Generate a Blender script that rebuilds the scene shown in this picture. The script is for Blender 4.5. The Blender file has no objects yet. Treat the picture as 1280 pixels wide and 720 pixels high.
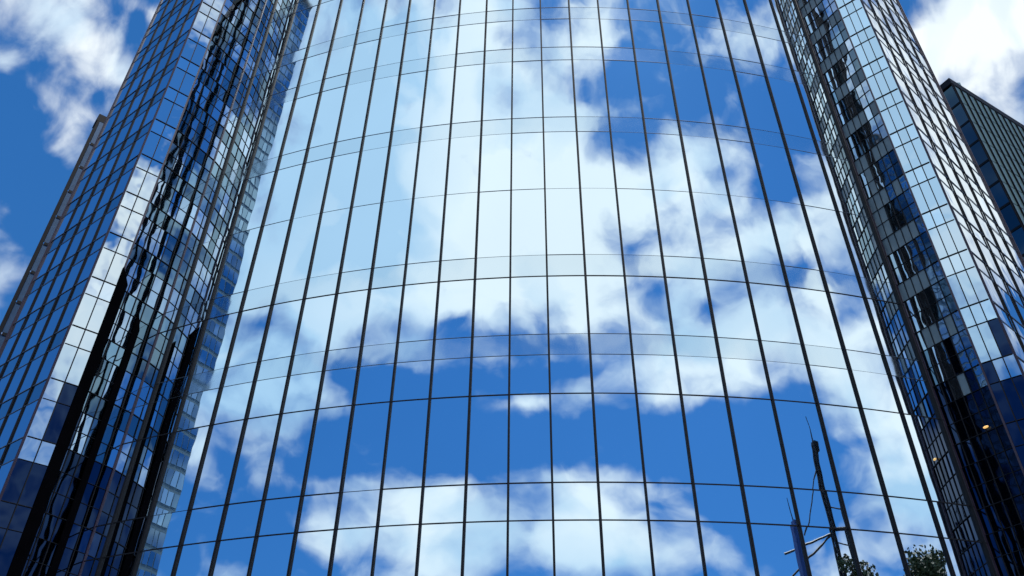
import bpy, bmesh, math, random
from mathutils import Vector, Matrix
random.seed(7)
R_ = math.radians
C = bpy.context.scene.collection
D = 32.0            # metres from the camera to the nearest point of the curved facade
EYE = 1.6
SUN_H, SUN_E = 158.0, 62.0      # compass heading of the sun (0 = +Y, clockwise) and its elevation

# ------------------------------------------------------------------ helpers
def heading(h):
    return Vector((math.sin(R_(h)), math.cos(R_(h)), 0))

def link(name, bm, mat, parent=None, smooth=False, stuff=False):
    me = bpy.data.meshes.new(name)
    bm.to_mesh(me); bm.free()
    for m in (mat if isinstance(mat, (list, tuple)) else [mat]):
        me.materials.append(m)
    if smooth:
        me.shade_smooth()
    o = bpy.data.objects.new(name, me); C.objects.link(o)
    if parent is not None:
        o.parent = parent
        o.matrix_parent_inverse = parent.matrix_basis.inverted()
    if stuff:
        o['kind'] = 'stuff'
    return o

def thing(name, label, cat, loc=(0, 0, 0), group=None):
    o = bpy.data.objects.new(name, None); C.objects.link(o)
    o.location = loc; o.empty_display_size = .5
    o['label'] = label; o['category'] = cat
    if group: o['group'] = group
    return o

def box(bm, c, s, rz=0.0, mi=0, tilt=None):
    r = bmesh.ops.create_cube(bm, size=1.0)
    M = Matrix.Translation(c) @ Matrix.Rotation(rz, 4, 'Z')
    if tilt is not None: M = M @ tilt
    M = M @ Matrix.Diagonal((s[0], s[1], s[2], 1))
    bmesh.ops.transform(bm, matrix=M, verts=r['verts'])
    if mi:
        for v in r['verts']:
            for f in v.link_faces: f.material_index = mi

def bar(bm, a, b, r0, r1=None, n=8):
    a = Vector(a); b = Vector(b); d = b - a
    r1 = r0 if r1 is None else r1
    q = bmesh.ops.create_cone(bm, cap_ends=True, segments=n, radius1=r0, radius2=r1, depth=d.length)
    M = Matrix.Translation((a + b) / 2) @ d.to_track_quat('Z', 'Y').to_matrix().to_4x4()
    bmesh.ops.transform(bm, matrix=M, verts=q['verts'])

def prism(bm, pts, z0, z1):
    lo = [bm.verts.new((p[0], p[1], z0)) for p in pts]
    hi = [bm.verts.new((p[0], p[1], z1)) for p in pts]
    n = len(pts)
    for i in range(n):
        bm.faces.new((lo[i], lo[(i + 1) % n], hi[(i + 1) % n], hi[i]))
    bm.faces.new(lo[::-1]); bm.faces.new(hi)
    bmesh.ops.recalc_face_normals(bm, faces=bm.faces)

# ------------------------------------------------------------------ materials
def nmat(name):
    m = bpy.data.materials.new(name); m.use_nodes = True
    nt = m.node_tree; b = nt.nodes['Principled BSDF']
    return m, nt, b

def plain(name, col, rough=.6, metal=0.0, vary=.12, scale=1.5, emit=None):
    m, nt, b = nmat(name)
    b.inputs['Roughness'].default_value = rough
    b.inputs['Metallic'].default_value = metal
    g = nt.nodes.new('ShaderNodeNewGeometry'); n = nt.nodes.new('ShaderNodeTexNoise')
    n.inputs['Scale'].default_value = scale; n.inputs['Detail'].default_value = 5
    nt.links.new(g.outputs['Position'], n.inputs['Vector'])
    mx = nt.nodes.new('ShaderNodeMix'); mx.data_type = 'RGBA'
    mx.inputs['A'].default_value = (*[c * (1 - vary) for c in col], 1)
    mx.inputs['B'].default_value = (*[min(1, c * (1 + vary)) for c in col], 1)
    nt.links.new(n.outputs['Fac'], mx.inputs['Factor'])
    nt.links.new(mx.outputs['Result'], b.inputs['Base Color'])
    if emit:
        b.inputs['Emission Color'].default_value = (*emit[:3], 1)
        b.inputs['Emission Strength'].default_value = emit[3]
    return m

def mirror_glass(name, tint, rough=.012, wave=.02, wscale=.3, wave2=.0, w2scale=1.5, vary=.05, spots=.10, zs=.6):
    """coated reflective glazing: metallic film with a slight roller wave, pane to pane tone and film wear"""
    m, nt, b = nmat(name); L = nt.links.new
    b.inputs['Metallic'].default_value = 1.0
    g = nt.nodes.new('ShaderNodeNewGeometry'); oi = nt.nodes.new('ShaderNodeObjectInfo')
    mp = nt.nodes.new('ShaderNodeMapping'); mp.inputs['Scale'].default_value = (1, 1, zs)
    L(g.outputs['Position'], mp.inputs['Vector'])
    n = nt.nodes.new('ShaderNodeTexNoise'); n.inputs['Scale'].default_value = wscale; n.inputs['Detail'].default_value = 1.5
    L(mp.outputs['Vector'], n.inputs['Vector'])
    h = n.outputs['Fac']
    bp = nt.nodes.new('ShaderNodeBump'); bp.inputs['Strength'].default_value = 1; bp.inputs['Distance'].default_value = wave
    L(h, bp.inputs['Height']); last = bp
    if wave2:
        n2 = nt.nodes.new('ShaderNodeTexNoise'); n2.inputs['Scale'].default_value = w2scale; n2.inputs['Detail'].default_value = 1
        L(mp.outputs['Vector'], n2.inputs['Vector'])
        b2 = nt.nodes.new('ShaderNodeBump'); b2.inputs['Distance'].default_value = wave2
        L(n2.outputs['Fac'], b2.inputs['Height']); L(bp.outputs['Normal'], b2.inputs['Normal']); last = b2
    L(last.outputs['Normal'], b.inputs['Normal'])
    # film wear: broad soft noise + random per panel
    w = nt.nodes.new('ShaderNodeTexNoise'); w.inputs['Scale'].default_value = .12; w.inputs['Detail'].default_value = 6
    L(g.outputs['Position'], w.inputs['Vector'])
    r1 = nt.nodes.new('ShaderNodeMapRange'); r1.inputs['From Min'].default_value = .3; r1.inputs['From Max'].default_value = .7
    r1.inputs['To Min'].default_value = 1 - spots; r1.inputs['To Max'].default_value = 1.0
    L(w.outputs['Fac'], r1.inputs['Value'])
    isl = nt.nodes.new('ShaderNodeMapRange')
    isl.inputs['To Min'].default_value = 1 - vary; isl.inputs['To Max'].default_value = 1.0
    L(g.outputs['Random Per Island'], isl.inputs['Value'])
    mu = nt.nodes.new('ShaderNodeMath'); mu.operation = 'MULTIPLY'
    L(r1.outputs['Result'], mu.inputs[0]); L(isl.outputs['Result'], mu.inputs[1])
    v = nt.nodes.new('ShaderNodeVectorMath'); v.operation = 'SCALE'; v.inputs[0].default_value = tint
    L(mu.outputs[0], v.inputs['Scale']); L(v.outputs['Vector'], b.inputs['Base Color'])
    r2 = nt.nodes.new('ShaderNodeMapRange'); r2.inputs['To Min'].default_value = rough * .4; r2.inputs['To Max'].default_value = rough * 1.8
    L(w.outputs['Fac'], r2.inputs['Value']); L(r2.outputs['Result'], b.inputs['Roughness'])
    return m

M = {}
M['glass'] = mirror_glass('curved_mirror_glass', (.80, .915, .985), wave=.014, wscale=.35, wave2=.0010, w2scale=1.6, vary=.035, spots=.05)
M['spandrel'] = mirror_glass('spandrel_glass', (.755, .88, .955), rough=.05, wave=.012, wscale=.35, wave2=.003, w2scale=1.6, vary=.07)
M['wing'] = mirror_glass('wing_mirror_glass', (.60, .74, .90), wave=.03, wscale=.4, wave2=.008, w2scale=1.3, vary=.3, spots=.1)
M['wing_bright'] = mirror_glass('clear_blue_glass', (.80, .90, .97), wave=.03, wscale=.4, wave2=.008, w2scale=1.3, vary=.2, spots=.1)
M['wing_grey'] = mirror_glass('wing_grey_glass', (.66, .78, .88), rough=.02, wave=.04, wscale=.4, wave2=.012, w2scale=1.3, vary=.45)
M['wing_spandrel'] = mirror_glass('wing_spandrel_glass', (.42, .55, .66), rough=.06, wave=.03, wscale=.4, wave2=.01, w2scale=1.3, vary=.35)
M['dark_refl_glass'] = mirror_glass('painted_dark_reflection', (.05, .085, .17), rough=.03, wave=.04, wscale=.4, wave2=.012, w2scale=1.2, vary=.6)  # navy tint paints dark street reflections into the lower panes
M['teal_glass'] = mirror_glass('teal_glass', (.32, .47, .58), rough=.03, wave=.04, wscale=.4, wave2=.010, w2scale=1.2, vary=.6)
M['panel'] = plain('grey_green_panel', (.17, .23, .26), .35, vary=.3, scale=.6)
M['frame'] = plain('dark_anodised_metal', (.006, .008, .013), .6, 0, vary=.4)
M['frame'].node_tree.nodes['Principled BSDF'].inputs['Specular IOR Level'].default_value = .15
M['frame_violet'] = plain('dark_violet_metal', (.022, .012, .03), .5, .1, vary=.4)
M['joint'] = plain('grey_gasket', (.05, .08, .12), .5, vary=.2)
M['pale_joint'] = plain('pale_gasket', (.10, .15, .24), .5, vary=.3)
M['black'] = plain('black_reflection_strip', (.002, .002, .003), 1.0, vary=.5)  # black of the strips that stand in for reflected dark uprights
M['black'].node_tree.nodes['Principled BSDF'].inputs['Specular IOR Level'].default_value = 0
M['core'] = plain('blue_grey_backing', (.07, .13, .20), .6)
M['roof'] = plain('roof_membrane', (.25, .25, .25), .9)
M['concrete'] = plain('weathered_concrete', (.14, .24, .31), .85, vary=.25, scale=.4)
M['dconcrete'] = plain('dark_teal_cladding', (.12, .24, .30), .7, vary=.3, scale=.4)
M['asphalt'] = plain('asphalt', (.05, .05, .052), .9, vary=.25, scale=3)
M['paving'] = plain('granite_paving', (.28, .27, .26), .8, vary=.2, scale=2)
M['white_line'] = plain('road_paint', (.75, .75, .73), .7)
M['steel'] = plain('dark_steel', (.03, .03, .035), .5, .5)
M['blue'] = plain('blue_paint', (.02, .07, .28), .5)
M['bark'] = plain('bark', (.08, .06, .045), .95, scale=6)
M['lamp'] = plain('warm_lamp_glass', (.9, .6, .25), .4, emit=(1.0, .55, .15, .9))
M['win'] = mirror_glass('office_window_glass', (.34, .50, .64), rough=.03, wave=.03, vary=.5)
def leaf_mat():
    m, nt, b = nmat('foliage')
    g = nt.nodes.new('ShaderNodeNewGeometry'); mx = nt.nodes.new('ShaderNodeMix'); mx.data_type = 'RGBA'
    mx.inputs['A'].default_value = (.018, .035, .012, 1); mx.inputs['B'].default_value = (.04, .065, .02, 1)
    nt.links.new(g.outputs['Random Per Island'], mx.inputs['Factor']); nt.links.new(mx.outputs['Result'], b.inputs['Base Color'])
    b.inputs['Roughness'].default_value = .6
    return m
M['leaf'] = leaf_mat()

# ------------------------------------------------------------------ sky: Nishita with cumulus described by heading and elevation
# (degrees from due south, elevation, angular radii, weight): where the broken cumulus stands thick or opens to blue
CLOUDS = [(41.3, 51.7, 38.4, 7.6, 1), (41.8, 42.4, 33.1, 8.1, 1), (55.2, 38.3, 17.3, 5.8, 0.9), (17.8, 42.2, 18.1, 6.7, 1), (19.9, 53.6, 11.9, 4.6, 0.8), (-0.3, 43.9, 13.3, 6.1, 1), (-8.6, 53.9, 7.8, 2.0, 0.7), (-1.1, 49.9, 9.1, 3.2, 0.6), (-11.9, 43.6, 13.2, 3.3, 0.8), (-26.8, 43.2, 14.8, 2.4, 0.8), (-46.9, 51.9, 11.9, 2.2, 0.8), (-58.1, 50.1, 6.1, 1.9, 0.4), (3.5, 37.3, 15.1, 3.4, 0.9), (-15.0, 38.2, 18.3, 2.8, 0.9), (-36.0, 38.9, 12.5, 2.6, 0.8), (-56.0, 40.0, 8.5, 2.5, 0.8), (-47.4, 38.6, 8.0, 2.0, 0.5), (-27.0, 46.7, 8.7, 1.3, 0.4), (-55.1, 35.7, 6.4, 1.5, 0.5), (-31.3, 33.7, 16.0, 2.4, 0.9), (-22.9, 31.2, 11.1, 2.2, 0.8), (-17.9, 29.0, 5.4, 1.1, 0.5), (-47.3, 30.5, 14.4, 3.0, 0.9), (-57.9, 31.7, 7.7, 2.0, 0.6), (-8.1, 34.8, 8.7, 2.2, 0.5), (17.0, 36.1, 12.1, 2.2, 0.9), (28.3, 32.4, 8.8, 1.2, 0.7), (15.1, 31.9, 7.1, 0.8, 0.5), (33.7, 35.3, 10.8, 1.7, 0.6), (7.3, 29.5, 4.8, 0.8, 0.5), (-0.3, 29.7, 5.5, 0.8, 0.4), (61.3, 30.2, 11.2, 2.8, 0.9), (65.4, 24.1, 10.6, 3.9, 0.9), (47.4, 28.3, 10.2, 3.1, 0.8), (51.5, 24.9, 7.1, 1.5, 0.6), (41.6, 35.2, 7.8, 2.2, 0.6), (63.0, 34.4, 10.3, 1.8, 0.5), (40.8, 23.3, 9.4, 0.7, 0.5), (29.3, 20.6, 14.0, 2.8, 1), (11.7, 20.9, 13.7, 2.8, 1), (-4.4, 21.3, 12.4, 2.6, 1), (-15.0, 19.1, 8.4, 1.5, 0.7), (19.5, 23.1, 9.0, 1.1, 0.6), (36.3, 18.4, 6.3, 2.0, 0.5), (-5.3, 18.8, 10.8, 2.0, 0.7), (-51.6, 24.9, 8.2, 2.9, 0.9), (-53.8, 20.8, 9.1, 3.2, 0.9), (-46.8, 22.2, 5.2, 1.7, 0.6), (-41.4, 18.1, 7.3, 1.9, 0.5), (-61.9, 26.2, 4.4, 1.9, 0.5), (4.1, 54.4, 7.9, 2.3, -0.59), (-0.1, 56.2, 6.1, 1.3, -0.39), (-8.9, 50.3, 4.0, 1.0, -0.52), (-15.8, 47.6, 4.9, 1.2, -0.59), (-27.5, 50.7, 11.2, 2.3, -0.59), (-33.4, 48.2, 10.8, 2.6, -0.59), (-18.1, 53.1, 5.8, 2.3, -0.52), (-46.3, 46.3, 9.0, 2.0, -0.59), (-38.4, 54.1, 8.1, 1.4, -0.39), (-55.0, 46.1, 9.3, 2.4, -0.33), (-34.9, 43.7, 4.2, 1.0, -0.2), (-43.1, 41.7, 5.8, 0.8, -0.5), (-45.3, 36.0, 6.2, 1.0, -0.5), (-25.9, 34.9, 4.1, 0.5, -0.8), (34.9, 30.0, 8.6, 1.6, -0.9), (24.4, 28.1, 11.0, 2.7, -0.8), (9.5, 33.4, 4.3, 0.8, -0.6), (-2.1, 33.3, 7.2, 0.9, -0.6), (6.6, 31.4, 12.7, 0.9, -0.7), (-11.9, 32.5, 3.5, 1.7, -0.5), (21.3, 34.3, 1.8, 0.4, -0.5), (26.7, 25.9, 13.5, 2.4, -0.9), (9.3, 26.7, 14.7, 2.4, -0.9), (-9.2, 26.5, 11.8, 2.4, -0.9), (-24.7, 25.4, 13.0, 2.6, -0.9), (-36.8, 25.6, 6.6, 3.0, -0.8), (-40.2, 28.8, 3.4, 1.0, -0.4), (56.9, 19.8, 12.3, 1.9, -0.9), (46.6, 18.5, 4.5, 1.9, -0.8), (52.5, 21.7, 5.5, 1.0, -0.5), (62.2, 17.4, 6.8, 1.4, -0.7), (40.6, 26.2, 4.2, 1.6, -0.6), (-37.8, 22.7, 7.6, 2.5, -0.9), (-31.1, 18.5, 4.8, 1.9, -0.8), (-26.0, 22.3, 6.2, 1.8, -0.8), (56.4, 32.7, 8.0, 0.8, -0.6), (68.7, 32.6, 7.0, 1.0, -0.3), (49.5, 32.0, 3.9, 0.8, -0.4), (137.4, 46.7, 5.6, 2.0, 0.9), (139.9, 45.9, 3.2, 1.7, 0.7), (142.1, 42.7, 3.2, 1.3, 0.6), (143.3, 45.4, 2.2, 1.1, 0.6), (141.7, 31.1, 1.3, 2.2, 0.8), (136.1, 42.5, 1.4, 1.2, 0.6), (141.1, 39.6, 1.0, 0.5, 0.4), (142.9, 50.1, 2.4, 0.6, 0.5), (-136.7, 47.1, 5.6, 2.5, 1.2), (-139.9, 46.4, 3.2, 1.7, 0.8), (-136.7, 43.3, 2.8, 1.7, 0.8), (-133.7, 45.1, 2.7, 2.4, 0.8), (142.4, 36.1, 4.8, 3.1, -0.9), (138.6, 38.8, 2.7, 2.6, -0.5), (142.4, 48.6, 0.9, 1.1, -0.5)]
CLOUDS += [(-62, 22, 9, 6, .7), (-66, 42, 7, 6, .6), (-118, 38, 6, 8, 1.0), (-116, 22, 7, 6, .9), (-117, 50, 5, 5, .8), (-119, 30, 3, 2.5, -.9),
           (12, 49, 18, 7, .35), (48, 45, 30, 14, .3), (138.6, 43.5, 2.2, 2.0, -.35), (139.5, 48, 2, 2, -.3), (144.5, 40.8, 2.4, 1.6, -.7), (137.5, 41.0, 2.5, 1.2, -.6), (107, 50, 8, 3, .2), (107, 33, 12, 24, -1.5), (105, 40, 6, 8, -.4),
           (-48, 35, 2.4, 5, .9), (-48, 20, 4, 5, -.9), (-80, 30, 12, 12, .3), (82, 33, 12, 12, .2), (45, 33, 5, 6, .4)]
# where the cloud is thick and its underside turns blue grey
SHADE = [(62, 40, 42, 30, 1.1), (45, 50, 35, 14, .6), (40, 30, 20, 5, .4), (0, 17, 34, 4.5, 1.0), (-20, 33, 14, 3, .5), (-55, 20, 14, 5, .5), (-2, 42, 22, 10, -1.2), (-30, 30, 18, 7, -.6), (-138, 46, 10, 8, -.8), (25, 33, 20, 3, .5), (-116, 36, 8, 30, -.8)]
def build_world():
    w = bpy.data.worlds.new('World'); bpy.context.scene.world = w; w.use_nodes = True
    w.cycles.sampling_method = 'NONE'
    nt = w.node_tree; N = nt.nodes.new; L = nt.links.new
    for n in list(nt.nodes): nt.nodes.remove(n)
    out = N('ShaderNodeOutputWorld'); bg = N('ShaderNodeBackground'); L(bg.outputs[0], out.inputs[0])
    bg.inputs['Strength'].default_value = .1
    sky = N('ShaderNodeTexSky'); sky.sky_type = 'NISHITA'; sky.sun_disc = False
    sky.sun_elevation = R_(SUN_E); sky.sun_rotation = R_(SUN_H); sky.dust_density = .3; sky.ozone_density = 3; sky.air_density = 1.0
    tc = N('ShaderNodeTexCoord')
    def math_(op, a, b=None, c=None, clamp=False):
        n = N('ShaderNodeMath'); n.operation = op; n.use_clamp = clamp
        for i, v in enumerate((a, b, c)):
            if v is None: continue
            if isinstance(v, (int, float)): n.inputs[i].default_value = v
            else: L(v, n.inputs[i])
        return n.outputs[0]
    d = tc.outputs['Generated']
    def vm(op, a, b=None, c=None):
        n = N('ShaderNodeVectorMath'); n.operation = op
        for i, v in enumerate((a, b, c)):
            if v is None: continue
            if isinstance(v, (tuple, list)): n.inputs[i].default_value = v
            else: L(v, n.inputs[i])
        return n.outputs[0]
    nrm = vm('NORMALIZE', d)
    sp = N('ShaderNodeSeparateXYZ'); L(nrm, sp.inputs[0])
    x, y, z = sp.outputs
    az = math_('MULTIPLY', math_('ARCTAN2', math_('MULTIPLY', x, -1), math_('MULTIPLY', y, -1)), 57.29578)
    el = math_('MULTIPLY', math_('ARCSINE', z), 57.29578)
    cl = math_('MINIMUM', math_('MAXIMUM', az, -95.0), 95.0)
    u = math_('ADD', math_('DIVIDE', cl, 2.9), math_('SUBTRACT', az, cl))
    cb = N('ShaderNodeCombineXYZ'); L(u, cb.inputs[0]); L(el, cb.inputs[1])
    def noise(src, scale, detail, rough=.55, off=(0, 0, 0), dist=0):
        n = N('ShaderNodeTexNoise'); n.inputs['Scale'].default_value = scale; n.inputs['Detail'].default_value = detail
        n.inputs['Roughness'].default_value = rough; n.inputs['Distortion'].default_value = dist
        L(vm('ADD', src, off), n.inputs['Vector']); return n
    wn = noise(cb.outputs[0], .16, 4, .6)
    warp = vm('SUBTRACT', wn.outputs['Color'], (.5, .5, .5))
    wp = N('ShaderNodeVectorMath'); wp.operation = 'SCALE'; L(warp, wp.inputs[0]); wp.inputs['Scale'].default_value = 5.5
    wsp = N('ShaderNodeSeparateXYZ'); L(wp.outputs[0], wsp.inputs[0])
    k = math_('LESS_THAN', math_('ABSOLUTE', az), 95.0)
    az2 = math_('ADD', az, math_('MULTIPLY', wsp.outputs[0], math_('ADD', math_('MULTIPLY', k, 1.5), .6)))
    el2 = math_('ADD', el, math_('MULTIPLY', wsp.outputs[1], .55))
    P = N('ShaderNodeCombineXYZ'); L(az2, P.inputs[0]); L(el2, P.inputs[1]); P = P.outputs[0]
    n1 = noise(cb.outputs[0], .12, 7, .52, (31, 7, 0), .4)
    n3 = noise(cb.outputs[0], .32, 5, .48, (90, 12, 0), .5)
    dens = math_('MULTIPLY_ADD', n1.outputs['Fac'], 2.3, -1.15 - .12)
    dens = math_('ADD', dens, math_('MULTIPLY_ADD', n3.outputs['Fac'], 2.0, -.98))
    for i_, (a, e, ra, re, wt) in enumerate(CLOUDS):
        if i_ % 15 == 14:       # keeps the shader's working memory small
            tiny = N('ShaderNodeCombineXYZ'); L(math_('MULTIPLY', dens, 1e-5), tiny.inputs[0]); P = vm('ADD', P, tiny.outputs[0])
        ra *= 1.35; re *= 1.35
        v = vm('MULTIPLY_ADD', P, (1 / ra, 1 / re, 0), (-a / ra, -e / re, 0))
        g = N('ShaderNodeTexGradient'); g.gradient_type = 'SPHERICAL'; L(v, g.inputs[0])
        dens = math_('MULTIPLY_ADD', g.outputs['Fac'], wt * .85, dens)
    cov = N('ShaderNodeMapRange'); cov.interpolation_type = 'SMOOTHSTEP'
    cov.inputs['From Min'].default_value = -.34; cov.inputs['From Max'].default_value = .84
    L(dens, cov.inputs['Value'])
    # cloud body: bright tops, blue grey in the thick parts
    n2 = noise(cb.outputs[0], .15, 5, .48, (3, 55, 0), .4)
    sh = N('ShaderNodeMapRange'); sh.interpolation_type = 'SMOOTHSTEP'
    sh.inputs['From Min'].default_value = .42; sh.inputs['From Max'].default_value = .64
    L(n2.outputs['Fac'], sh.inputs['Value'])
    shd = math_('MULTIPLY', sh.outputs[0], .8)
    for (a, e, ra, re, wt) in SHADE:
        v = vm('MULTIPLY_ADD', P, (1 / ra, 1 / re, 0), (-a / ra, -e / re, 0))
        g = N('ShaderNodeTexGradient'); g.gradient_type = 'SPHERICAL'; L(v, g.inputs[0])
        shd = math_('MULTIPLY_ADD', g.outputs['Fac'], wt, shd)
    ck = math_('MULTIPLY', shd, math_('MULTIPLY_ADD', cov.outputs[0], .6, .3), clamp=True)
    cc = N('ShaderNodeMix'); cc.data_type = 'RGBA'
    cc.inputs['A'].default_value = (9.8, 10.6, 11.0, 1); cc.inputs['B'].default_value = (5.0, 7.3, 9.5, 1)
    L(ck, cc.inputs['Factor'])
    sk = N('ShaderNodeMix'); sk.data_type = 'RGBA'; sk.blend_type = 'MULTIPLY'; sk.inputs['Factor'].default_value = 1
    L(sky.outputs[0], sk.inputs['A']); sk.inputs['B'].default_value = (.38, .78, 1.15, 1)
    bl = N('ShaderNodeMix'); bl.data_type = 'RGBA'; bl.inputs['Factor'].default_value = .6
    L(sk.outputs['Result'], bl.inputs['A']); bl.inputs['B'].default_value = (.28, 1.85, 5.7, 1); sk = bl
    mx = N('ShaderNodeMix'); mx.data_type = 'RGBA'
    L(cov.outputs[0], mx.inputs['Factor']); L(sk.outputs['Result'], mx.inputs['A']); L(cc.outputs['Result'], mx.inputs['B'])
    L(mx.outputs['Result'], bg.inputs['Color'])
build_world()
sun = bpy.data.lights.new('sun', 'SUN'); sun.energy = 3.0; sun.angle = R_(.53); sun.color = (1, .95, .88)
so = bpy.data.objects.new('sun', sun); C.objects.link(so)
sd = heading(SUN_H) * math.cos(R_(SUN_E)) + Vector((0, 0, math.sin(R_(SUN_E))))
so.rotation_euler = sd.to_track_quat('Z', 'Y').to_euler(); so.location = sd * 200

# ------------------------------------------------------------------ camera
cam = bpy.data.cameras.new('camera'); co = bpy.data.objects.new('camera', cam); C.objects.link(co)
cam.sensor_width = 36; cam.lens = 1019.5 / 1280 * 36; cam.clip_end = 6000; cam.clip_start = .1
PITCH, ROLL = .65072, .00809
co.matrix_world = Matrix.Translation((0, 0, EYE)) @ Matrix.Rotation(math.pi / 2 + PITCH, 4, 'X') @ Matrix.Rotation(ROLL, 4, 'Z')
bpy.context.scene.camera = co
CAMI = co.matrix_world.inverted()
def in_view(p):
    q = CAMI @ Vector(p)
    if q.z > -.1: return None
    return (q.x / -q.z) / (640 / 1019.5), (q.y / -q.z) / (360 / 1019.5), -q.z

# ------------------------------------------------------------------ curtain wall builder
def pane_quad(bm, p0, p1, z0, z1, n0, n1, off=0.0, tilt=(0, 0), seg=1, bow=0.0, mi=0, cyl=None):
    """one glazed unit between plan points p0 and p1; cyl = (centre, radius, phi0, phi1) bends it; returns analytic normals"""
    nrm = []
    vs = []
    for i in range(seg + 1):
        t = i / seg
        if cyl:
            c, R, a0, a1 = cyl; ph = a0 + (a1 - a0) * t
            n = Vector((math.sin(ph), -math.cos(ph), 0)); p = c + n * R
        else:
            p = p0.lerp(p1, t); n = n0
        tg = Vector((n.y, -n.x, 0))
        nn = (n + tg * tilt[0] + Vector((0, 0, tilt[1]))).normalized()
        for z in (z0, z1):
            dz = (z - (z0 + z1) / 2); dt = (t - .5) * (p1 - p0).length
            q = p + n * (off - dz * tilt[1])
            vs.append(bm.verts.new((q.x, q.y, z))); nrm.append(nn)
    for i in range(seg):
        f = bm.faces.new((vs[2 * i], vs[2 * i + 2], vs[2 * i + 3], vs[2 * i + 1]))
        f.material_index = mi
    return nrm

def link_pane(name, bm, normals, mats, parent, stuff=False):
    o = link(name, bm, mats, parent, smooth=True, stuff=stuff)
    o.data.normals_split_custom_set_from_vertices([tuple(n) for n in normals])
    return o

# ================================================================== 1. the curved central facade
XC, RR = .1454 * D, 1.7496 * D
CEN = Vector((XC, D + RR, 0))
PH = [-.5050, -.4655, -.4262, -.3869, -.3477, -.3133, -.2799, -.2470, -.2148, -.1823, -.1497, -.1167, -.0848, -.0519, -.0177, .0172, .0534, .0906,
      .1290, .1675, .2061, .2441, .2810, .3180, .3560]
def cyl(ph, r=0.0):
    n = Vector((math.sin(ph), -math.cos(ph), 0)); return CEN + n * (RR + r)
LV = [-.04, .06, .20, .253, .393, .444, .577, .642, .678, .787, .830, .976, 1.118, 1.158, 1.325, 1.366, 1.46, 1.50, 1.66, 1.70, 1.84, 1.90]
SPAN = {(.20, .253), (.642, .678), (.787, .830), (1.118, 1.158), (1.325, 1.366), (1.46, 1.50), (1.66, 1.70), (1.84, 1.90)}
ZT = [EYE + h * D for h in LV]; ZT[0] = .12
TOPZ = ZT[-1]
mid = thing('curved_office_tower', 'tall bulging office front of mirror glass between the two dark wings, full of reflected clouds', 'office tower', (CEN.x, D, 0))
# body behind the glass
bm = bmesh.new()
pts = [cyl(p, -.6) for p in [PH[0] + (PH[-1] - PH[0]) * i / 30 for i in range(31)]]
back = [Vector((pts[-1].x, pts[-1].y + 30, 0)), Vector((pts[0].x, pts[0].y + 30, 0))]
prism(bm, pts + back, 0.1, TOPZ + .2)
link('building_body', bm, M['core'], mid)
bm = bmesh.new()
pts2 = [cyl(p, .15) for p in [PH[0] + (PH[-1] - PH[0]) * i / 30 for i in range(31)]]
prism(bm, pts2 + back, TOPZ + .2, TOPZ + 1.4)
link('parapet', bm, M['frame'], mid)
cells = []
for i in range(len(PH) - 1):
    for j in range(len(LV) - 1):
        a, b = cyl(PH[i]), cyl(PH[i + 1]); z0, z1 = ZT[j], ZT[j + 1]
        m_ = (a + b) / 2; v = in_view((m_.x, m_.y, (z0 + z1) / 2))
        area = 0
        if v and abs(v[0]) < 1.05 and abs(v[1]) < 1.1:
            area = (b - a).length * (z1 - z0) / v[2] ** 2
        cells.append((area, i, j))
cells.sort(reverse=True)
rest, rest_n, rnd = bmesh.new(), [], random.Random(3)
for k, (area, i, j) in enumerate(cells):
    sp = (LV[j], LV[j + 1]) in SPAN
    big = k < 100
    b_ = bmesh.new() if big else rest
    off = -.003 if sp else 0.0
    tl = (rnd.gauss(0, .0038), rnd.gauss(0, .0018))
    # a unit is curved by the bend of the wall, a touch flatter than the true arc (a little break at each mullion)
    nr = pane_quad(b_, cyl(PH[i]), cyl(PH[i + 1]), ZT[j] + .012, ZT[j + 1] - .012, None, None, off, tl, seg=6, mi=(0 if big else int(sp)),
                   cyl=(CEN, RR, PH[i] + .0003, PH[i + 1] - .0003))
    pm = (PH[i] + PH[i + 1]) / 2
    nm = Vector((math.sin(pm), -math.cos(pm), 0))
    nr = [n.lerp(nm, .16).normalized() for n in nr]
    if big:
        link_pane('spandrel_pane' if sp else 'window_pane', b_, nr, [M['spandrel' if sp else 'glass']], mid)
    else:
        rest_n += nr
link_pane('window_pane', rest, rest_n, [M['glass'], M['spandrel']], mid, stuff=True)
for i, ph in enumerate(PH):
    bm = bmesh.new()
    p = cyl(ph, .03)
    zs = [.1] + [z for z in ZT[2::3]] + [TOPZ]
    w = .085 + .02 * ((i * 7) % 3) / 2
    box(bm, (p.x, p.y, (TOPZ + .1) / 2), (w, .15, TOPZ - .1), rz=ph)
    p = cyl(ph, .118)
    box(bm, (p.x, p.y, (TOPZ + .1) / 2), (w * .55, .03, TOPZ - .16), rz=ph)
    link('mullion', bm, M['frame'], mid)
STRONG = {.393, .444, .577, .787, .253, .20}
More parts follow.
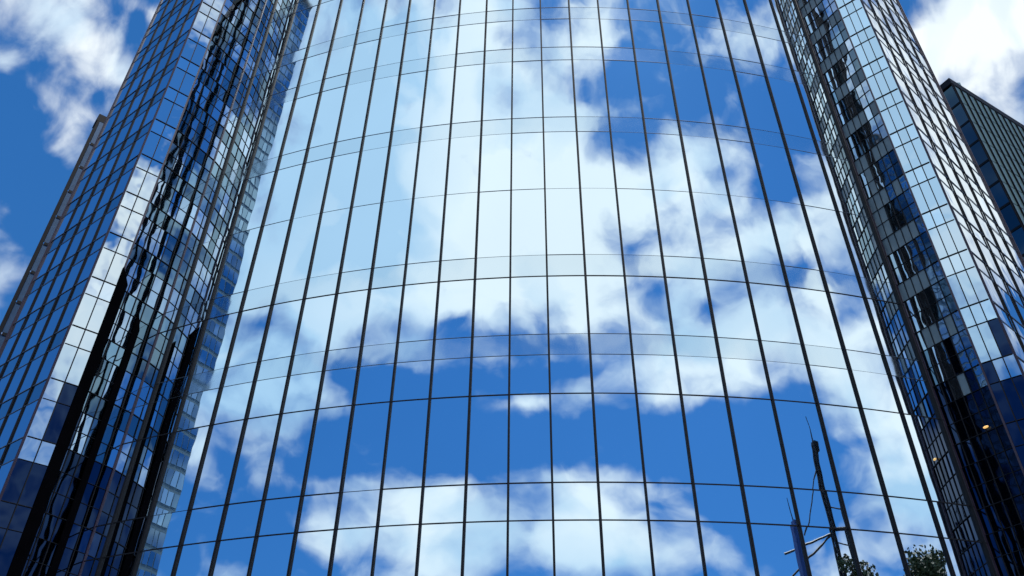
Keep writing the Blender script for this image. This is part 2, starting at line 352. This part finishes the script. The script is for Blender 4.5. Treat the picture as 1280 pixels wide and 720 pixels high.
for j in range(1, len(LV) - 1):
    bm = bmesh.new()
    h = .05 if LV[j] in STRONG else .015
    rj = random.Random(j)
    vis = [rj.random() < (.93 if LV[j] in STRONG else .55) for _ in PH]
    for i in range(len(PH) - 1):
        hh = h if vis[i] else h * .45
        lo, hi = [], []
        z = ZT[j]
        N_ = 4
        ring = []
        for q in range(N_ + 1):
            ph = PH[i] + .0006 + (PH[i + 1] - PH[i] - .0012) * q / N_
            a = cyl(ph, -.05); b = cyl(ph, .022 if vis[i] else .008)
            ring.append([bm.verts.new((a.x, a.y, z - hh / 2)), bm.verts.new((b.x, b.y, z - hh / 2)), bm.verts.new((b.x, b.y, z + hh / 2)), bm.verts.new((a.x, a.y, z + hh / 2))])
        for q in range(N_):
            r0, r1 = ring[q], ring[q + 1]
            for s in range(4):
                bm.faces.new((r0[s], r0[(s + 1) % 4], r1[(s + 1) % 4], r1[s]))
        bm.faces.new(ring[0]); bm.faces.new(ring[-1][::-1])
    bmesh.ops.recalc_face_normals(bm, faces=bm.faces)
    link('transom', bm, M['frame'] if LV[j] in STRONG else (M['joint'] if LV[j] < 1 else M['pale_joint']), mid)

# ================================================================== 2. the two prismatic wings
def az_point(base, h, az):
    """where the line base + t*heading(h) crosses the bearing az seen from the camera"""
    d = heading(h); t_ = math.tan(R_(az))
    t = (t_ * base.y - base.x) / (d.x - t_ * d.y)
    return base + d * t
def wing(name, label, azB, side, azA, azC, hin, hfacet, hout, topz, ncols, J, dark_refl_z, sty):
    Cc = az_point(J, hin, azC); B = az_point(Cc, hfacet, azB)
    root = thing(name, label, 'office tower', (B.x, B.y, 0))
    A = az_point(B, hout, azA)
    Bk = A + heading(-side * -12) * 26      # back corner
    bm = bmesh.new()
    inn = (J - Cc).normalized()
    poly = [A, B, Cc, J, J + Vector((0, 26, 0)), Bk]
    cen = sum(poly, Vector()) / len(poly)
    shr = []
    n_ = len(poly)
    for i, p in enumerate(poly):        # shrink the body a little behind the glass
        e0 = (p - poly[i - 1]).normalized(); e1 = (poly[(i + 1) % n_] - p).normalized()
        s = -side
        n0 = Vector((e0.y, -e0.x, 0)) * s; n1 = Vector((e1.y, -e1.x, 0)) * s
        if (p - cen).dot(n0) < 0: pass
        shr.append(p + (cen - p).normalized() * .35)
    prism(bm, shr, .1, topz)
    link('building_body', bm, M['core'], root)
    bm = bmesh.new(); prism(bm, [p + (p - cen).normalized() * .12 for p in poly], topz, topz + 1.2)
    link('parapet', bm, M['frame'], root)
    rnd = random.Random(11 if side < 0 else 12)
    P_ = .097 * D
    zs = [.1, 3.2]
    z = 3.2
    k = 0
    while z < topz - .5:
        z += (P_ * .36 if k % 2 else P_ * .64); k += 1; zs.append(min(z, topz))
    allc = []
    faces = [('out', A, B, ncols[0]), ('facet', B, Cc, ncols[1]), ('in', Cc, J, ncols[2]), ('side', Bk, A, 10)]
    for (kind, p, q, nc) in faces:
        n = Vector(((q - p).y, -(q - p).x, 0)).normalized()
        if n.dot((p + q) / 2 - cen) < 0: n = -n
        L_ = (q - p).length
        ts = [i / nc for i in range(nc + 1)]
        ang = math.atan2((q - p).y, (q - p).x)
        for i in range(nc):
            a, b = p.lerp(q, ts[i]), p.lerp(q, ts[i + 1])
            for j in range(len(zs) - 1):
                m_ = (a + b) / 2; zc = (zs[j] + zs[j + 1]) / 2
                v = in_view((m_.x, m_.y, zc)); ar = 0
                if v and abs(v[0]) < 1.03 and abs(v[1]) < 1.05 and kind != 'side':
                    ar = (b - a).length * (zs[j + 1] - zs[j]) / v[2] ** 2 * abs(n.dot(Vector((m_.x, m_.y, 0)).normalized()))
                allc.append((ar, kind, a, b, zs[j], zs[j + 1], n, i, j))
        # frame members
        for i in range(nc + 1):
            if i == 0 and kind != 'side' and kind != 'out': continue
            m_ = p.lerp(q, ts[i]) + n * (.005 if kind == 'in' else .03)
            bm = bmesh.new(); corner = i in (0, nc)
            wd = .08 if corner else (.04 if kind != 'out' else .045)
            if kind == 'in' and i == nc: wd = .12
            box(bm, (m_.x, m_.y, topz / 2 + .05), (wd, (.04 if kind == 'in' else .07) + (.03 if corner else 0), topz - .1), rz=ang)
            link('mullion', bm, M['frame_violet' if corner else 'frame'], root)
        if kind == 'in':        # slim secondary glazing bars give these faces their dense grid
            for j in range(len(zs) - 1):
                if zs[j + 1] - zs[j] < 1.5: continue
                bm = bmesh.new(); c = (p + q) / 2 + n * .006
                box(bm, (c.x, c.y, (zs[j] + zs[j + 1]) / 2), (L_ - .12, .04, .022), rz=ang)
                link('glazing_bar', bm, M['frame'], root)
        if kind != 'side':
            for j in range(1, len(zs) - 1):
                bm = bmesh.new()
                c = (p + q) / 2 + n * .008
                hh = .03 if j % 2 else .02
                thin = kind == 'out'
                box(bm, (c.x, c.y, zs[j]), (L_ - .12, .03 if thin else .05, hh * (.8 if thin else 1)), rz=ang)
                link('transom', bm, M['pale_joint'] if thin else M['frame'], root)
    allc.sort(key=lambda r: -r[0])
    rest, rn = bmesh.new(), []
    keys = ['wing_grey', 'wing', 'wing_spandrel', 'wing_bright', 'panel', 'dark_refl_glass', 'teal_glass']
    for k, (ar, kind, a, b, z0, z1, n, i, j) in enumerate(allc):
        span = (j % 2 == 0); zz_ = z1 + (rnd.random() - .5) * 6
        mk = 'wing_spandrel' if span else 'wing'
        if kind == 'facet': mk = 'wing_bright'
        if kind == 'out' and sty == 'right': mk = 'wing_bright'
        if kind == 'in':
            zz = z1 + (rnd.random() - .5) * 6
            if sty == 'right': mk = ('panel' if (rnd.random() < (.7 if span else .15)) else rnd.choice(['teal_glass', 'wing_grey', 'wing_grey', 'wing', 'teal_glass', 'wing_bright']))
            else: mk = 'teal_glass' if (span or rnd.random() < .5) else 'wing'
            if zz < dark_refl_z: mk = 'dark_refl_glass'  # below this height the dark reflection is put into the pane colour
        if kind == 'facet' and zz_ < dark_refl_z * (.97 if sty == 'left' else .95): mk = 'dark_refl_glass'
        if kind != 'in' and z1 < dark_refl_z * .62 + rnd.random() * 1.5 and sty == 'left': mk = 'dark_refl_glass'
        amp = .004 if kind != 'in' else .008
        tl = (rnd.gauss(0, amp), rnd.gauss(0, amp * .7))
        g = .02
        d_ = (b - a).normalized()
        big = k < 100 and ar > 0
        b_ = bmesh.new() if big else rest
        aa, bb = a + d_ * g, b - d_ * g
        # wind the face so that it looks outwards
        if Vector(((bb - aa).y, -(bb - aa).x, 0)).dot(n) < 0: aa, bb = bb, aa
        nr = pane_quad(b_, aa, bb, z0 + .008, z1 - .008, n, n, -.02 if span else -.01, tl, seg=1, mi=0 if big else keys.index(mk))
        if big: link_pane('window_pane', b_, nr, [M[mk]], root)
        else: rn += nr
    link_pane('window_pane', rest, rn, [M[x] for x in keys], root, stuff=True)
    return root, A, B, Cc

JL = cyl(-.447)
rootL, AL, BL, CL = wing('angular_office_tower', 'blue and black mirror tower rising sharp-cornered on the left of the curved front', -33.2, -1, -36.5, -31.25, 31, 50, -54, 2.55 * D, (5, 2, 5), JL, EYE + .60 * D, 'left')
JR = cyl(.285)
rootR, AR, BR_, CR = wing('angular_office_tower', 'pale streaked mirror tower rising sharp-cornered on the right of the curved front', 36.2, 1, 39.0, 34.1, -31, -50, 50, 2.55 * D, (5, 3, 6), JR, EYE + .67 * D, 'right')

# black upright strips, added in place of dark reflections on left tower's inner face
def refl_strip(root, p, q, t, z1, w, pr, lean=0):
    c = p.lerp(q, t); d = (q - p).normalized(); n = Vector((d.y, -d.x, 0))
    if n.dot(-c) < 0: n = -n
    bm = bmesh.new()
    box(bm, (c.x + n.x * pr / 2, c.y + n.y * pr / 2, z1 / 2), (w, pr, z1), rz=math.atan2(d.y, d.x))
    for v in bm.verts:
        if v.co.z > z1 * .9:
            v.co.z -= .9 * (1 if (v.co - c).to_2d().dot(d.to_2d()) > 0 else 0)
    bmesh.ops.bevel(bm, geom=bm.edges[:], offset=.03, segments=1)
    link('dark_refl_strip', bm, M['black'], root)
refl_strip(rootL, CL, JL, .06, EYE + .865 * D, .55, .10)
refl_strip(rootL, CL, JL, .58, EYE + .80 * D, .34, .08)

# small warm lamps on the right tower's lower storeys, tinted like a dark reflection
for (t, hz) in ((.30, .54),):
    c = JR.lerp(CR, 1 - t); d = (CR - JR).normalized(); n = Vector((d.y, -d.x, 0))
    if n.dot(-c) < 0: n = -n
    bm = bmesh.new()
    c = c + n * .10
    bmesh.ops.create_uvsphere(bm, u_segments=12, v_segments=8, radius=.5)
    bmesh.ops.transform(bm, matrix=Matrix.Translation((c.x, c.y, EYE + hz * D)) @ Matrix.Rotation(math.atan2(d.y, d.x), 4, 'Z') @ Matrix.Diagonal((.26, .14, .10, 1)), verts=bm.verts)
    link('lamp', bm, M['lamp'], rootR, smooth=True)

# ================================================================== 3. towers further back
def far_tower(name, label, corner, hl, wl, hr, wr, h, colL, colR, nL, nR, strip, plant=True, mw=.22, bands=True):
    root = thing(name, label, 'office tower', (corner.x, corner.y, 0))
    a = corner + heading(hl) * wl; b = corner; c = corner + heading(hr) * wr; d = a + heading(hr) * wr
    bm = bmesh.new(); prism(bm, [p + (sum((a, b, c, d), Vector()) / 4 - p).normalized() * .3 for p in (a, b, c, d)], .1, h)
    link('building_body', bm, M['core'], root)
    bm = bmesh.new(); prism(bm, [p + (p - sum((a, b, c, d), Vector()) / 4).normalized() * .25 for p in (a, b, c, d)], h, h + 1.0)
    roof = link('roof', bm, M['frame'], root)
    bm = bmesh.new(); e = (a + b + c + d) / 4
    if plant:
        box(bm, (e.x, e.y, h + 1.8), (5, 4, 1.6)); link('roof_plant', bm, M['concrete'], roof); bm = bmesh.new(); box(bm, (b.x * .93 + e.x * .07, b.y * .93 + e.y * .07, h + 1.45), (1.6, 1.2, .9))
        link('roof_plant', bm, M['dconcrete'], roof)
    rnd = random.Random(5)
    for (p, q, col, nc) in ((a, b, colL, nL), (b, c, colR, nR)):
        n = Vector(((q - p).y, -(q - p).x, 0)).normalized()
        if n.dot((p + q) / 2 - e) < 0: n = -n
        ang = math.atan2((q - p).y, (q - p).x)
        nz = int(h / strip)
        bm = bmesh.new(); nr = []
        for i in range(nc):
            s, t = p.lerp(q, i / nc), p.lerp(q, (i + 1) / nc)
            if Vector(((t - s).y, -(t - s).x, 0)).dot(n) < 0: s, t = t, s
            for j in range(nz):
                nr += pane_quad(bm, s, t, .1 + j * h / nz + .02, (j + 1) * h / nz - .02, n, n, 0, (rnd.gauss(0, .004), rnd.gauss(0, .004)))
        link_pane('window_pane', bm, nr, [col], root, stuff=True)
        for i in range(nc + 1):
            m_ = p.lerp(q, i / nc) + n * .05
            bm = bmesh.new(); box(bm, (m_.x, m_.y, h / 2), (mw, .25, h - .2), rz=ang)
            link('mullion', bm, M['frame'], root)
        if not bands and p == b: continue
        bm = bmesh.new()
        for j in range(1, nz):
            m_ = (p + q) / 2 + n * .02; box(bm, (m_.x, m_.y, j * h / nz), ((q - p).length - .3, .08, .3), rz=ang)
        for j in range(1, nz):
            pass
        link('floor_band', bm, M['frame'], root, stuff=True)
    return root
M['far_dark'] = mirror_glass('far_dark_glass', (.08, .13, .16), rough=.05, vary=.4)
M['far_blue'] = plain('blue_grey_cladding', (.05, .10, .18), .3, .4, vary=.3)
M['far_light'] = plain('far_pale_cladding', (.12, .20, .21), .35, .1, vary=.2)
dR = 2.7 * D; cR = heading(39.95) * dR
far_tower('distant_office_tower', 'far dark green-grey slab with a pinstriped side and flat roof, behind the right tower', cR, -28, 26, 60, 60, EYE + dR * math.tan(R_(44.0)), M['far_dark'], M['far_light'], 8, 42, 3.4, mw=.10, bands=False)
dL = 2.3 * D; cL = heading(-37.0) * dL
far_tower('distant_office_tower', 'thin grey-blue sliver of a lower tower along the outer edge of the left tower', cL, -40, 1.5, 52, 22, EYE + dL * math.tan(R_(42.2)), M['far_blue'], M['far_blue'], 2, 8, 3.4, plant=False, mw=.12)

# ================================================================== 4. ground, street and what the glass reflects
bm = bmesh.new(); box(bm, (0, 0, -.25), (4000, 4000, .5)); g = link('ground', bm, M['asphalt']); g['kind'] = 'structure'
bm = bmesh.new(); box(bm, (0, D * 1.1 + 30, .055), (160, 2 * 47.0, .13)); g = link('pavement', bm, M['paving']); g['kind'] = 'structure'
bm = bmesh.new(); box(bm, (0, -66, .055), (200, 60, .13)); g = link('pavement', bm, M['paving']); g['kind'] = 'structure'
bm = bmesh.new()
for i in range(-12, 13): box(bm, (i * 7, -24, .004), (3, .14, .004))
g = link('road_marking', bm, M['white_line']); g['kind'] = 'structure'

def block(name, label, c, sx, sy, h, rz, wallm, winm, nx, ny, nz, cat='office block'):
    root = thing(name, label, cat, (c[0], c[1], 0)); root.rotation_euler = (0, 0, rz)
    def lk(n_, bm_, m_, stuff=False):
        o = link(n_, bm_, m_, None, stuff=stuff); o.parent = root; return o
    bm = bmesh.new(); box(bm, (0, 0, h / 2), (sx, sy, h)); lk('wall', bm, wallm)
    bm = bmesh.new(); box(bm, (0, 0, h + .3), (sx + .6, sy + .6, .6)); lk('roof', bm, M['roof'])
    bm = bmesh.new(); cnt = 0
    for (ax, w, o_, n) in (('x', sx, sy, nx), ('y', sy, sx, ny)):
        for s in (-1, 1):
            for i in range(n):
                for j in range(nz):
                    u_ = -w / 2 + (i + .5) * w / n; z = 4 + (j + .5) * (h - 5) / nz
                    ww, hh = w / n * .84, (h - 5) / nz * .74
                    if ax == 'x': box(bm, (u_, s * (o_ / 2 + .01), z), (ww, .06, hh))
                    else: box(bm, (s * (o_ / 2 + .01), u_, z), (.06, ww, hh))
    lk('window', bm, winm, True)
    return root
block('office_block', 'pale concrete office block seen only as a reflection in the right tower', (-1.46 * D, .90 * D), .28 * D, .36 * D, 3.0 * D, 0, M['concrete'], M['win'], 8, 13, 56)
block('office_block', 'dark teal office block seen only as a reflection in the left tower', (1.46 * D, .90 * D), .28 * D, .36 * D, 2.9 * D, 0, M['dconcrete'], M['win'], 8, 13, 56)

# lattice mast reflected at the lower right of the curved front
dm = Vector((.663, -.749, 0)); mp = Vector((.431, 1.024, 0)) * D + dm * (.60 * D) - Vector((.749, .663, 0)) * .9
mh = EYE + .855 * D
mast = thing('lattice_mast', 'tall dark lattice mast with guy wires, mirrored low on the right of the curved front', 'mast', (mp.x, mp.y, 0))
def lk(n_, bm_, m_):
    o = link(n_, bm_, m_, None); o.parent = mast; return o
bm = bmesh.new()
for a in range(3):
    x_, y_ = math.cos(a * 2.094) * .42, math.sin(a * 2.094) * .42
    bar(bm, (x_, y_, 0), (x_ * .35, y_ * .35, mh * .93), .15, .11, 6)
for s in range(36):
    z = s * mh * .93 / 36; f_ = 1 - .65 * s / 36; f2 = 1 - .65 * (s + 1) / 36
    for a in range(3):
        b2 = (a + 1) % 3
        bar(bm, (math.cos(a * 2.094) * .42 * f_, math.sin(a * 2.094) * .42 * f_, z), (math.cos(b2 * 2.094) * .42 * f2, math.sin(b2 * 2.094) * .42 * f2, z + mh * .93 / 36), .06, None, 4)
mf = link('mast_frame', bm, M['steel'], None); mf.parent = mast
bm = bmesh.new(); bar(bm, (0, 0, mh * .9), (-.25, .1, mh), .07, .03, 6); box(bm, (.15, 0, mh * .925), (.5, .4, .7)); lk('antenna', bm, M['steel'])
for (z_, dx, dz) in ((mh * .72, 3.4, 1.6), (mh * .72, 3.4, .0)):
    bm = bmesh.new(); px_ = Vector((.749, .663, 0))
    bar(bm, (0, 0, z_), px_ * -dx * 1.5 + Vector((0, 0, z_ - 2.4 + dz)), .08, None, 5); bar(bm, (0, 0, z_ + .2), px_ * 1.2 + Vector((0, 0, z_ + .2)), .1, None, 5)
    lk('arm', bm, M['steel'])
for (z_, k_) in ((mh * .88, -2.6),):
    bm = bmesh.new(); px_ = Vector((.749, .663, 0))
    bar(bm, (0, 0, z_), px_ * k_ + Vector((0, 0, z_ - 4.5)), .06, None, 5); lk('guy_wire', bm, M['steel'])
px_ = Vector((.749, .663, 0)) * 1.15
bm = bmesh.new(); bar(bm, px_, px_ + Vector((0, 0, mh * .80)), .14, .09, 8); lk('side_pole', bm, M['steel'])
bm = bmesh.new()
for z_ in (.45, .58, .70, .78): bar(bm, (0, 0, mh * z_), px_ + Vector((0, 0, mh * z_ - .3)), .05, None, 5)
o = link('bracket', bm, M['steel'], None); o.parent = mf
# blue banner pylon
bp_ = Vector((.364, 1.014, 0)) * D + Vector((.56, -.828, 0)) * (.55 * D); ph_ = EYE + .60 * D
pyl = thing('blue_pylon', 'slim blue pylon with two prongs on top, mirrored low beside the lattice mast', 'pylon', (bp_.x, bp_.y, 0))
bm = bmesh.new(); box(bm, (0, 0, ph_ / 2), (.75, .5, ph_)); o = link('pylon_body', bm, M['blue'], None); o.parent = pyl
for sx_ in (-1, 1):
    bm = bmesh.new(); bar(bm, (sx_ * .3, 0, ph_), (sx_ * .4, 0, ph_ + 1.5), .05, .03, 6); q_ = link('prong', bm, M['steel'], None); q_.parent = o

def tree(loc, h, r, label, seed):
    rnd = random.Random(seed)
    root = thing('tree', label, 'tree', (loc[0], loc[1], 0), 'trees mirrored at the foot of the curved front')
    bm = bmesh.new(); bar(bm, (0, 0, .1), (.1, .1, h * .88), .32, .16, 10)
    tips = []
    for i in range(14):
        a = rnd.random() * 6.28; e = rnd.uniform(.3, 1.1); z0 = h * rnd.uniform(.62, .86)
        t = Vector((math.cos(a) * math.cos(e) * r, math.sin(a) * math.cos(e) * r, z0 + math.sin(e) * r * .9))
        t.z = min(t.z, h * .95)
        bar(bm, (0.05, .05, z0), t, .10, .03, 6); tips.append(t)
    o = link('trunk', bm, M['bark'], None); o.parent = root
    bm = bmesh.new()
    for t in tips:
        for c in range(2):
            cc = t + Vector((rnd.gauss(0, .5), rnd.gauss(0, .5), rnd.gauss(0, .4))); rr = rnd.uniform(.5, 1.0)
            for q in range(110):
                v = Vector((rnd.gauss(0, 1), rnd.gauss(0, 1), rnd.gauss(0, .8))); v = v.normalized() * rr * rnd.random() ** .4
                p = cc + v; s = rnd.uniform(.10, .2)
                x_ = Vector((rnd.gauss(0, 1), rnd.gauss(0, 1), rnd.gauss(0, 1))).normalized(); y_ = x_.orthogonal().normalized()
                bm.faces.new([bm.verts.new(p + x_ * s), bm.verts.new(p + y_ * s * .6), bm.verts.new(p - x_ * s), bm.verts.new(p - y_ * s * .6)])
    o = link('crown', bm, M['leaf'], None); o.parent = root
t1 = Vector((.418, 1.021, 0)) * D + Vector((.643, -.766, 0)) * (.52 * D)
tree((t1.x, t1.y), EYE + .555 * D, 2.2, 'dark tree mirrored at the foot of the lattice mast', 1)
t2 = Vector((.53, 1.043, 0)) * D + Vector((.79, -.61, 0)) * (.42 * D)
tree((t2.x, t2.y), EYE + .57 * D, 1.9, 'dark tree mirrored right of the lattice mast, nearest the right tower', 2)

sc = bpy.context.scene
sc.view_settings.view_transform = 'Standard'; sc.view_settings.look = 'None'; sc.view_settings.gamma = 1
sc.view_settings.exposure = 0
sc.cycles.max_bounces = 14; sc.cycles.glossy_bounces = 13; sc.cycles.diffuse_bounces = 2
sc.cycles.use_denoising = True
sc.cycles.use_adaptive_sampling = True; sc.cycles.adaptive_threshold = .02
